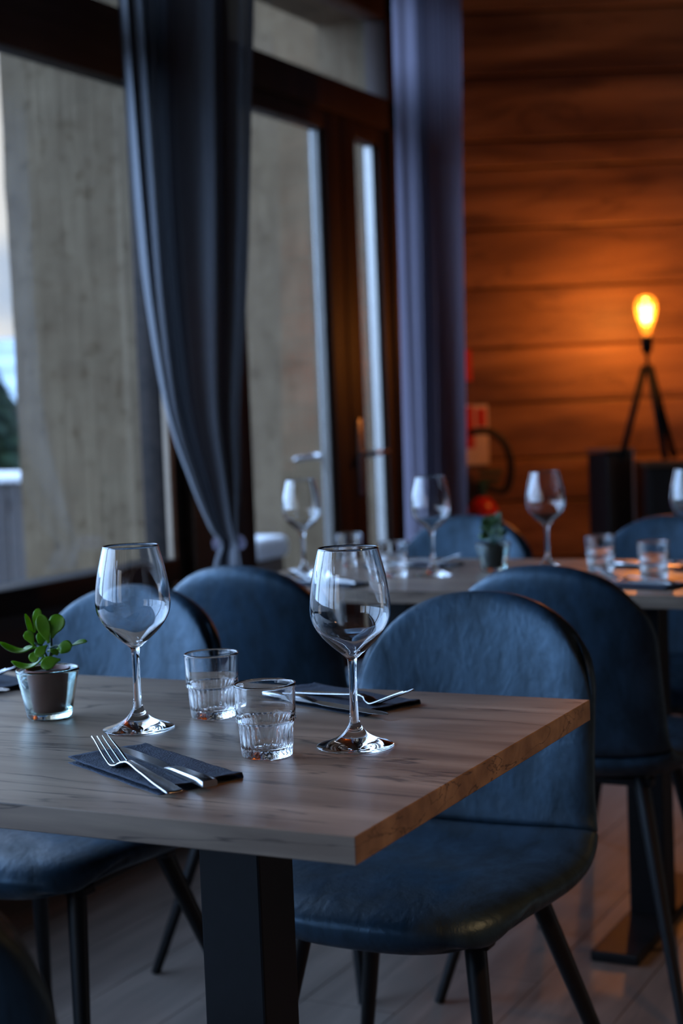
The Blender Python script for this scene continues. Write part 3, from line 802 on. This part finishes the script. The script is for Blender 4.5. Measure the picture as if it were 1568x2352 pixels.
def make_fork():
    zf = catmull([(0.0, 0.0012), (0.04, 0.0040), (0.08, 0.0072), (0.112, 0.0100), (0.124, 0.0100), (0.133, 0.0070), (0.140, 0.0034), (0.148, 0.0026), (0.157, 0.0052), (0.170, 0.0102), (0.188, 0.0172), (0.207, 0.0240)], 66)
    def hw(s):
        pts = [(0, .0086), (.003, .0092), (.03, .0086), (.08, .0060), (.118, .0036), (.128, .0042), (.138, .0090), (.148, .0122), (.165, .0120), (.207, .0098)]
        for (a, b), (c, d) in zip(pts, pts[1:]):
            if a <= s <= c: u = (s - a) / (c - a); u = u * u * (3 - 2 * u); return b + (d - b) * u
        return pts[-1][1]
    cols = [-1, -.70, -.43, -.13, .13, .43, .70, 1]
    bm = bmesh.new(); rows = []
    for s, z_ in zf:
        w = hw(s); tip = max(0, (s - .192) / .014)
        row = []
        for q, c in enumerate(cols):
            cc = c
            if s > .158:
                mid = (cols[q // 2 * 2] + cols[q // 2 * 2 + 1]) / 2
                cc = mid + (c - mid) * (1 - 0.35 * (s - .158) / .049) * (1 - 0.6 * tip)
            dish = 0.0012 * (c * c) if s > .13 else 0.0009 * (c * c - .5)
            row.append(bm.verts.new((s, w * cc, z_ + dish)))
        rows.append(row)
    for (s, _), a, b in zip(zf, rows, rows[1:]):
        for q in range(7):
            if s > .151 and q % 2 == 1: continue
            bm.faces.new((a[q], a[q + 1], b[q + 1], b[q]))
    me = bpy.data.meshes.new('fork'); bm.to_mesh(me); bm.free()
    o = link('fork', me, M_STEEL, None, True)
    sd = o.modifiers.new('thick', 'SOLIDIFY'); sd.thickness = 0.0026; sd.offset = 1.0
    o.modifiers.new('round', 'SUBSURF').render_levels = 1
    return o
def make_knife():
    t = empty('table_knife')
    b = MB()
    secs = [(0.0, .0082, .0066), (.001, .0086, .0072), (.03, .0082, .0070), (.075, .0070, .0062), (.092, .0058, .0046), (.100, .0050, .0026)]
    rows = []
    for s, w, h_ in secs:
        pts = [(-w, h_ * .12), (-w * .82, 0), (w * .82, 0), (w, h_ * .12), (w, h_ * .72), (w * .78, h_), (-w * .78, h_), (-w, h_ * .72)]
        rows.append([b.bm.verts.new((s, p[0], p[1])) for p in pts])
    for a, c in zip(rows, rows[1:]):
        for q in range(8): b.bm.faces.new((a[q], a[(q + 1) % 8], c[(q + 1) % 8], c[q]))
    b.bm.faces.new(rows[0]); b.bm.faces.new(rows[-1][::-1])
    b.build('handle', M_STEEL, t, angle=40)
    b = MB(); rows = []
    pr = [(.099, -.0045, .0045), (.112, -.0062, .0055), (.125, -.0092, .0062), (.15, -.0098, .0068), (.19, -.0096, .0072), (.215, -.0082, .0066), (.228, -.0055, .0050), (.2335, -.0022, .0024)]
    for s, lo, hi in pr:
        rows.append([b.bm.verts.new((s, y_, z_)) for y_, z_ in ((lo, .0011), ((lo + hi) / 2, .0007), (hi, .0004), (hi, .0024), ((lo + hi) / 2, .0021), (lo, .0014))])
    for a, c in zip(rows, rows[1:]):
        for q in range(6): b.bm.faces.new((a[q], a[(q + 1) % 6], c[(q + 1) % 6], c[q]))
    b.bm.faces.new(rows[0]); b.bm.faces.new(rows[-1][::-1])
    b.build('blade', M_STEEL, t, angle=40)
    return t
NAP, FORK, KNIFE = make_napkin(), make_fork(), make_knife()
# (napkin centre, angle, fork end xy/angle, knife end xy/angle)
settings = [
 ((-0.932, 1.372), -27.6, (-0.841, 1.277), 146.0, (-0.820, 1.308), 147.7, 'on the near side of the front table'),
 ((-0.918, 1.782), -22.0, (-0.986, 1.801), -20.5, (-1.020, 1.775), -22.0, 'beyond the right-hand wine glass at the front table'),
 ((-1.505, 1.775), -20.0, (-1.625, 1.786), -9.5, (-1.615, 1.760), -14.0, 'beside the succulent at the left picture edge'),
 ((-1.565, 3.018), -14.0, (-1.475, 3.000), 164.0, (-1.472, 2.984), 166.0, 'at the window end of the back table, near side'),
 ((-1.530, 3.410), -10.0, (-1.62, 3.425), -6.0, (-1.62, 3.40), -12.0, 'at the window end of the back table, far side'),
 ((-0.905, 3.075), -14.0, (-0.800, 3.090), 166.0, (-0.815, 3.055), 164.0, 'at the right end of the back table, near side'),
 ((-0.960, 3.445), -10.0, (-1.05, 3.46), -6.0, (-1.05, 3.435), -12.0, 'at the right end of the back table, far side'),
]
for k, (nc, na, fc, fa, kc, ka, where) in enumerate(settings):
    n_, f_, k_ = (NAP, FORK, KNIFE) if k == 0 else (NAP.copy(), FORK.copy(), copy_thing(KNIFE, (0, 0, 0)))
    if k: COL.objects.link(n_); COL.objects.link(f_)
    n_.location = (nc[0], nc[1], 0.75); n_.rotation_euler = (0, 0, R(na))
    f_.location = (fc[0], fc[1], 0.7556); f_.rotation_euler = (0, 0, R(fa))
    k_.location = (kc[0], kc[1], 0.7556); k_.rotation_euler = (0, 0, R(ka))
    tag(n_, 'folded navy paper napkin ' + where, 'napkin', 'navy napkins under cutlery')
    tag(f_, 'steel fork on the napkin ' + where, 'fork', 'forks on the napkins')
    tag(k_, 'steel knife on the napkin ' + where, 'knife', 'knives on the napkins')

# ------------------------------------------------------------------ potted succulents
def leaf_bm(bm, base, tip, sag, wd, face='c'):
    """thick spoon-shaped leaf from base to tip; face: towards the open side (c), upwards (u) or sideways (s)"""
    nu, nv = 12, 8
    a, c = Vector(base), Vector(tip); mid = (a + c) / 2 + Vector((0, 0, sag))
    hint = {'c': Vector((0.1, -1.0, 0.35)), 'u': Vector((0.0, -0.25, 1.0)), 's': Vector((1.0, -0.45, 0.2))}[face]
    grid = {}
    for i in range(nu + 1):
        t_ = i / nu
        p = a * (1 - t_) ** 2 + mid * 2 * t_ * (1 - t_) + c * t_ * t_
        d = ((mid - a) * (1 - t_) + (c - mid) * t_).normalized()
        nrm = hint - d * hint.dot(d); nrm.normalize(); side = d.cross(nrm)
        if t_ < 0.62: x = t_ / 0.62; w = wd * (0.2 + 0.8 * (x * x * (3 - 2 * x)))
        else: w = wd * max(0.06, 1 - ((t_ - 0.62) / 0.38) ** 2.4) ** 0.55
        for s_ in (1, -1):
            for j in range(nv + 1):
                v = -1 + 2 * j / nv
                th = 0.0013 * (1 - v * v) * min(1, (1 - t_) * 5 + 0.15)
                grid[(i, j, s_)] = p + side * (w * v) + nrm * (0.28 * w * v * v + s_ * th)
    ver = {}
    for k_, c_ in grid.items():
        i, j, s_ = k_
        if s_ == -1 and j in (0, nv): ver[k_] = ver[(i, j, 1)]
        else: ver[k_] = bm.verts.new(c_)
    for i in range(nu):
        for j in range(nv):
            for s_ in (1, -1):
                q = (ver[(i, j, s_)], ver[(i, j + 1, s_)], ver[(i + 1, j + 1, s_)], ver[(i + 1, j, s_)])
                try: bm.faces.new(q if s_ == 1 else q[::-1])
                except ValueError: pass
    for i in (0, nu):
        loop = [ver[(i, j, 1)] for j in range(nv + 1)] + [ver[(i, j, -1)] for j in range(nv - 1, 0, -1)]
        try: bm.faces.new(loop)
        except ValueError: pass
def make_plant(name, pot_mat, leaves, leaf_material):
    t = empty(name)
    cup = [(0, 0.0008), (0.024, 0.0006), (0.0275, 0.0014), (0.0285, 0.004), (0.0292, 0.0075), (0.0325, 0.025), (0.0365, 0.045), (0.0392, 0.0575), (0.0402, 0.0600), (0.0400, 0.0622), (0.0388, 0.0632), (0.0374, 0.0622), (0.0366, 0.0595),
           (0.0340, 0.046), (0.0302, 0.026), (0.0268, 0.0100), (0.0255, 0.0078), (0.015, 0.0072), (0, 0.0072)]
    MB().lathe(cup, 72).build('glass_cup', M_GLASSCUP, t, smooth=True)
    pot = [(0, 0.0078), (0.0195, 0.0078), (0.0205, 0.009), (0.0265, 0.0595), (0.0282, 0.0600), (0.0284, 0.0625), (0.0270, 0.0630), (0.0258, 0.0612), (0.0250, 0.055), (0, 0.055)]
    p = MB().lathe(pot, 48).build('inner_pot', pot_mat, t, smooth=True); p.data.set_sharp_from_angle(angle=R(45))
    vs = MB().lathe([(0.0252, 0.0555), (0.020, 0.0585), (0.010, 0.060), (0, 0.0605)], 40, rfun=lambda a, z, r: 0.0006 * math.sin(a * 7))
    vs.build('soil', M_SOIL, t, smooth=True)
    st_ = MB(); lv = MB()
    for q in leaves: leaf_bm(lv.bm, *q)
    for b_, e_, r_ in STEMS: st_.tube([b_, tuple((u + v) / 2 + 0.002 for u, v in zip(b_, e_)), e_], [r_, r_ * 0.85, r_ * 0.7], 8)
    st_.build('stem', M_GREEN, t, smooth=True)
    lv.build('foliage', leaf_material, t, smooth=True)
    return t
STEMS = [((0, 0, .058), (-.003, .001, .084), .0026), ((-.003, .001, .083), (-.015, .0, .096), .0020), ((0, .002, .06), (.006, .004, .103), .0024), ((.004, .003, .088), (.018, -.001, .090), .0018), ((.012, 0, .090), (.032, .004, .0905), .0016)]
leaves = [
 ((-.0147, .000, .093), (-.0255, .004, .1330), -.004, .0062, 's'),
 ((-.0150, .006, .108), (-.0085, .008, .1385), .003, .0058, 'c'),
 ((.0040, -.002, .095), (-.0060, .002, .1315), -.002, .0092, 'c'),
 ((.0072, .002, .1010), (.0195, .003, .1300), .002, .0108, 'c'),
 ((-.0150, -.004, .0925), (-.0240, -.004, .1115), .003, .0068, 'c'),
 ((-.0140, -.002, .093), (-.0575, -.006, .0990), -.020, .0085, 'u'),
 ((-.0120, .003, .0890), (-.0320, .006, .0860), .002, .0065, 'u'),
 ((-.0085, -.006, .0885), (-.0185, -.009, .0735), -.002, .0068, 'c'),
 ((.0030, -.006, .0930), (-.0110, -.012, .0800), .002, .0066, 'c'),
 ((-.0040, -.004, .0770), (-.0435, -.008, .0745), -.020, .0080, 'u'),
 ((.0190, -.010, .0745), (-.0040, -.016, .0665), .004, .0085, 'c'),
 ((.0165, -.004, .0900), (.0300, -.008, .0840), .006, .0098, 'c'),
 ((.0300, .003, .0895), (.0515, .004, .0940), .002, .0068, 'u'),
 ((.0020, -.002, .0850), (.0150, -.008, .0800), .006, .0058, 'u'),
 ((-.0080, .004, .0880), (-.0060, .010, .1080), .002, .0070, 'c'),
 ((.0060, .006, .1000), (-.0030, .010, .1260), .000, .0065, 's'),
 ((.0040, .004, .0780), (.0240, .016, .0820), .004, .0080, 'u'),
 ((-.0040, .006, .0740), (-.0180, .020, .0800), .004, .0080, 'u'),
]
PL = make_plant('potted_succulent', M_BROWNPOT, leaves, M_LEAF)
PL.location = (-1.230, 1.588, 0.75); PL.rotation_euler = (0, 0, YAW)
tag(PL, 'green succulent in a brown pot inside a glass cup on the front table', 'potted plant')
random.seed(21)
leaves2 = []
STEMS = [((0, 0, .058), (.002, .002, .10), .0026), ((.004, 0, .058), (.014, .004, .095), .0022), ((-.002, .002, .06), (-.012, .002, .092), .002)]
for k in range(30):
    a = k * 2.4; zz = .066 + .0014 * k; el = R(8 + 2.3 * k); L_ = .026 + random.uniform(-.004, .004)
    b_ = Vector((.010 * math.cos(a), .010 * math.sin(a), zz))
    leaves2.append((tuple(b_), tuple(b_ + L_ * Vector((math.cos(a) * math.cos(el), math.sin(a) * math.cos(el), math.sin(el)))), .004, .0072, 'c' if k % 3 else 'u'))
P2 = make_plant('potted_succulent', M_DARKPOT, leaves2, M_LEAF_DARK)
P2.location = (-1.300, 3.325, 0.75)
tag(P2, 'small bushy green plant in a black pot and glass cup on the back table', 'potted plant')

# ------------------------------------------------------------------ curtains
def curtain(name, rows, nf, amp, mat, zs, x0, label, phase=0.0, sub=420, nz=70, pleat=None, ripples=(), lean=0.0):
    """rows: (z, y_left, y_right, amp factor) from top to bottom"""
    t = tag(empty(name, (x0, (rows[0][1] + rows[0][2]) / 2, 0)), label, 'curtain')
    oy = t.location.y
    R_ = catmull(rows, nz)
    vs, fs = [], []
    for k, (z, a, b_, f_) in enumerate(R_):
        for q in range(sub + 1):
            u = q / sub
            yy = a + (b_ - a) * u
            if pleat:
                u_ = u + 0.012 * math.sin(z * 2.3 + 9 * u)
                for (u0, v0), (u1, v1) in zip(pleat, pleat[1:]):
                    if u0 <= u_ <= u1 or (u1 == 1 and u_ > 1) or (u0 == 0 and u_ < 0):
                        tt = min(1, max(0, (u_ - u0) / (u1 - u0))); tt = tt * tt * (3 - 2 * tt); w = v0 + (v1 - v0) * tt; break
                for ra, rb, cnt, dep in ripples:
                    if ra < u < rb:
                        tt = (u - ra) / (rb - ra); w += dep * math.sin(2 * math.pi * cnt * tt + 0.3 * math.sin(3 * z)) * min(1, 8 * tt, 8 * (1 - tt))
                yy -= lean * amp * f_ * w                # folds lean over towards the window
                w += 0.10 * math.sin(u * 61 + z) + 0.05 * math.sin(u * 113 + 2 * z)
            else:
                ph = nf * 2 * math.pi * (u + 0.035 * math.sin(5.3 * u + 1.1)) + phase + 0.25 * math.sin(z * 1.1 + u * 4)
                w = math.sin(ph) + 0.35 * math.sin(2.1 * ph + 1.0 + 0.5 * z) + 0.25 * math.sin(0.47 * ph + 2)
                yy += 0.25 * amp * f_ * math.cos(ph) * (b_ - a) / 0.6
            vs.append((amp * f_ * w + (0.02 * math.sin(3 * u)), yy - oy, z))
    for k in range(nz):
        for q in range(sub):
            i_ = k * (sub + 1) + q; fs.append((i_, i_ + 1, i_ + sub + 2, i_ + sub + 1))
    o = mesh('drape', vs, fs, mat, t, True)
    return t
PLEAT = [(0, -.45), (.035, .25), (.05, -.05), (.085, .55), (.16, .1), (.36, -.35), (.40, -.35), (.60, 2.2), (.66, 1.9), (.69, 1.9), (.90, 3.2), (1, 3.1)]
RIP = [(.12, .36, 4, .14)]
PLEAT2 = [(0, -.7), (.14, .3), (1, .3)]
RIP2 = [(.13, 1.0, 9, 1.25)]
c1 = curtain('tied_curtain',
    [(z, a - 0.055 * f_, b_ * (1 - 0.050 * f_), f_) for z, a, b_, f_ in
    [(2.93, 3.45, 4.16, 1.0), (2.5, 3.46, 4.125, 1.0), (2.2, 3.47, 4.10, 1.0), (1.93, 3.48, 4.06, 1.0), (1.65, 3.495, 4.02, .95), (1.42, 3.515, 3.98, .85), (1.14, 3.57, 3.92, .65), (0.95, 3.66, 3.90, .48), (0.82, 3.74, 3.875, .34), (0.765, 3.79, 3.865, .26),
     (0.70, 3.755, 3.885, .34), (0.45, 3.69, 3.93, .6), (0.03, 3.66, 3.96, .8)]],
    6, 0.075, M_CURTAIN, None, -2.30, 'long charcoal curtain tied near its bottom, before the window post', pleat=PLEAT, ripples=RIP, lean=0.9)
k_ = MB(); k_.lathe([(0.030, -.022), (0.044, -.015), (0.048, 0), (0.044, .015), (0.030, .022)], 28); kk = k_.build('tieback', M_CURTAIN2, c1, smooth=True); kk.location = (0.0, 3.827 - c1.location.y, 0.765)
c2 = curtain('straight_curtain', [(2.93, 4.89, 5.36, 1.0), (1.9, 4.86, 5.29, 1.0), (1.0, 4.83, 5.23, 1.0), (0.03, 4.80, 5.18, 1.0)], 5, 0.036, M_CURTAIN2, None, -2.18,
    'straight hanging grey curtain between the glazed door and the wood wall', pleat=PLEAT2, ripples=RIP2)
for nm, (ya, yb) in (('curtain_rail', (3.2, 5.8)),):
    tag(MB().tube([(-2.24, ya, 2.94), (-2.24, yb, 2.94)], 0.012, 12).build(nm, M_BLACK, smooth=True), 'black curtain rail under the ceiling along the window side', 'curtain rail')

# ------------------------------------------------------------------ furniture at the wood wall
def wall_pt(s, off, z=0.0):
    """point s along the wood wall, off in front of it"""
    return Vector((-2.5 + s * math.cos(YAW) + off * math.sin(YAW), 6.081 + s * math.sin(YAW) - off * math.cos(YAW), z))
cb = empty('black_cabinet', wall_pt(0.68, 0.02), YAW)
tag(cb, 'low black cabinet with wood top under the glowing tripod lamp', 'cabinet')
MB().box(0, 1.5, -0.44, 0, 0.06, 0.865, 0.004).build('body', M_CABINET, cb)
MB().box(-0.01, 1.51, -0.455, 0.0, 0.865, 0.888, 0.003).build('top_board', M_CABTOP, cb)
MB().box(0.03, 1.47, -0.40, -0.02, 0.0, 0.06).build('plinth', M_CABINET, cb)
for k in range(3):
    dd = MB().box(0.006 + k * 0.498, 0.498 + k * 0.498, -0.458, -0.440, 0.07, 0.858, 0.003).build('door', M_CABINET, cb)
    MB().box(0.455 + k * 0.498, 0.465 + k * 0.498, -0.474, -0.458, 0.55, 0.70, 0.002).build('door_handle', M_BLACK, dd)
sd_ = empty('metal_stand', wall_pt(0.565, 0.30), YAW + R(28))
tag(sd_, 'tall dark grey stand beside the black cabinet', 'stand')
b = MB(); b.box(-0.065, 0.060, -0.065, 0.065, 0.0, 0.925, 0.006); b.build('body', M_CABINET, sd_)
b = MB(); b.box(0.060, 0.068, -0.067, 0.067, 0.0, 0.932, 0.003); b.build('lit_side_face', M_LITSIDE, sd_)  # added sheet; the light on this side is put into its colour
b = MB(); b.box(-0.07, 0.072, -0.07, 0.07, 0.930, 0.940, 0.003); b.build('lid', M_GREYMETAL, sd_)

# tripod lamp
LP = Vector((-1.685, 6.015, 0.888))
lamp = empty('tripod_lamp', LP); tag(lamp, 'black tripod table lamp with a bare glowing amber bulb', 'lamp')
hub_z = 0.355
for dx in (-0.105, 0.045, 0.118):
    pass
rt2 = Vector((math.cos(YAW), math.sin(YAW), 0)); fw2 = Vector((-math.sin(YAW), math.cos(YAW), 0))
for a, bdep in ((-0.118, -0.03), (0.040, -0.10), (0.108, 0.06)):
    ft = rt2 * a + fw2 * bdep
    MB().tube([rt2 * (a * 0.10) + fw2 * bdep * 0.1 + Vector((0, 0, hub_z + 0.015)), ft + Vector((0, 0, 0.009))], [0.0145, 0.0125], 12).build('leg', M_LAMPBLACK, lamp, smooth=True)
MB().lathe([(0, hub_z - .012), (0.019, hub_z - .012), (0.021, hub_z), (0.019, hub_z + .016), (0.007, hub_z + .02), (0.007, hub_z + .07), (0, hub_z + .07)], 24).build('hub', M_LAMPBLACK, lamp, smooth=True)
MB().lathe([(0, .418), (0.012, .418), (0.019, .428), (0.022, .45), (0.022, .482), (0.020, .488), (0, .488)], 28).build('socket', M_LAMPBLACK, lamp, smooth=True)
bp_ = catmull([(0.0145, .486), (0.018, .50), (0.026, .53), (0.035, .56), (0.0415, .588), (0.041, .612), (0.031, .634), (0.014, .644), (0.0, .646)], 30)
bulb = MB().lathe([(max(r, 0), z) for r, z in bp_], 40).build('bulb', M_BULB, lamp, smooth=True)
fm = MB()
for k in range(6):
    a = k * math.pi / 3
    fm.tube([(0.013 * math.cos(a), 0.013 * math.sin(a), .545), (0.021 * math.cos(a + .4), 0.021 * math.sin(a + .4), .605)], 0.0020, 6)
fm.build('filament', M_FIL, bulb, smooth=True)
lamp_light = warm_light('lamp_light', LP + Vector((0, 0, 0.57)), 17.0, (1.0, 0.42, 0.13), 0.025)

# fire extinguisher and signs
def on_wall(o, s, z, off=0.0): o.location = wall_pt(s, off, z); o.rotation_euler = (0, 0, YAW)
ex = empty('fire_extinguisher'); on_wall(ex, 0.068, 0.27, 0.085)
tag(ex, 'red fire extinguisher with black hose on the wood wall', 'fire extinguisher')
MB().lathe([(0, 0), (0.058, 0), (0.066, 0.006), (0.068, 0.02), (0.068, .40), (0.064, .435), (0.050, .462), (0.030, .478), (0.018, .486), (0, .486)], 40).build('cylinder', M_RED, ex, smooth=True)
v_ = MB(); v_.lathe([(0, .48), (0.018, .48), (0.018, .515), (0.024, .52), (0.024, .545), (0, .55)], 20); v_.box(-0.012, 0.085, -0.011, 0.011, .575, .592, 0.004); v_.box(-0.012, 0.075, -0.010, 0.010, .545, .560, 0.003); v_.build('valve_handle', M_GREEN, ex, smooth=False)
hs = MB(); hs.tube(catmull([(-0.05, -.02, .748), (-0.01, -.025, .757), (0.045, -.025, .75), (0.095, -.02, .705), (0.120, -.01, .63), (0.116, 0, .55), (0.088, 0, .505), (0.02, 0, .525)], 40), 0.0150, 10); hs.build('hose', M_RUBBER, ex, smooth=True)
MB().box(-0.03, 0.03, 0.06, 0.084, 0.25, 0.30, 0.003).build('bracket', M_BLACK, ex)
s1 = empty('fire_safety_sign'); on_wall(s1, -0.008, 0.885, 0.006)
tag(s1, 'red and cream fire safety sign above the fire extinguisher', 'sign')
MB().box(0, 0.118, -0.003, 0.004, 0, 0.25, 0.001).build('board', M_SIGNPALE, s1)
MB().box(0.006, 0.06, -0.005, -0.0025, 0.07, 0.244, 0.0005).build('red_panel', M_SIGNRED, s1)
pic = MB(); pic.box(0.070, 0.110, -0.005, -0.0025, 0.16, 0.235, 0.0005); pic.build('red_panel', M_SIGNRED, s1)
s2 = MB().box(0, 0.05, -0.003, 0.004, 0, 0.13, 0.001).build('red_sign', M_SIGNRED); on_wall(s2, -0.0, 1.235, 0.006)
tag(s2, 'small red sign above the larger fire safety sign', 'sign')
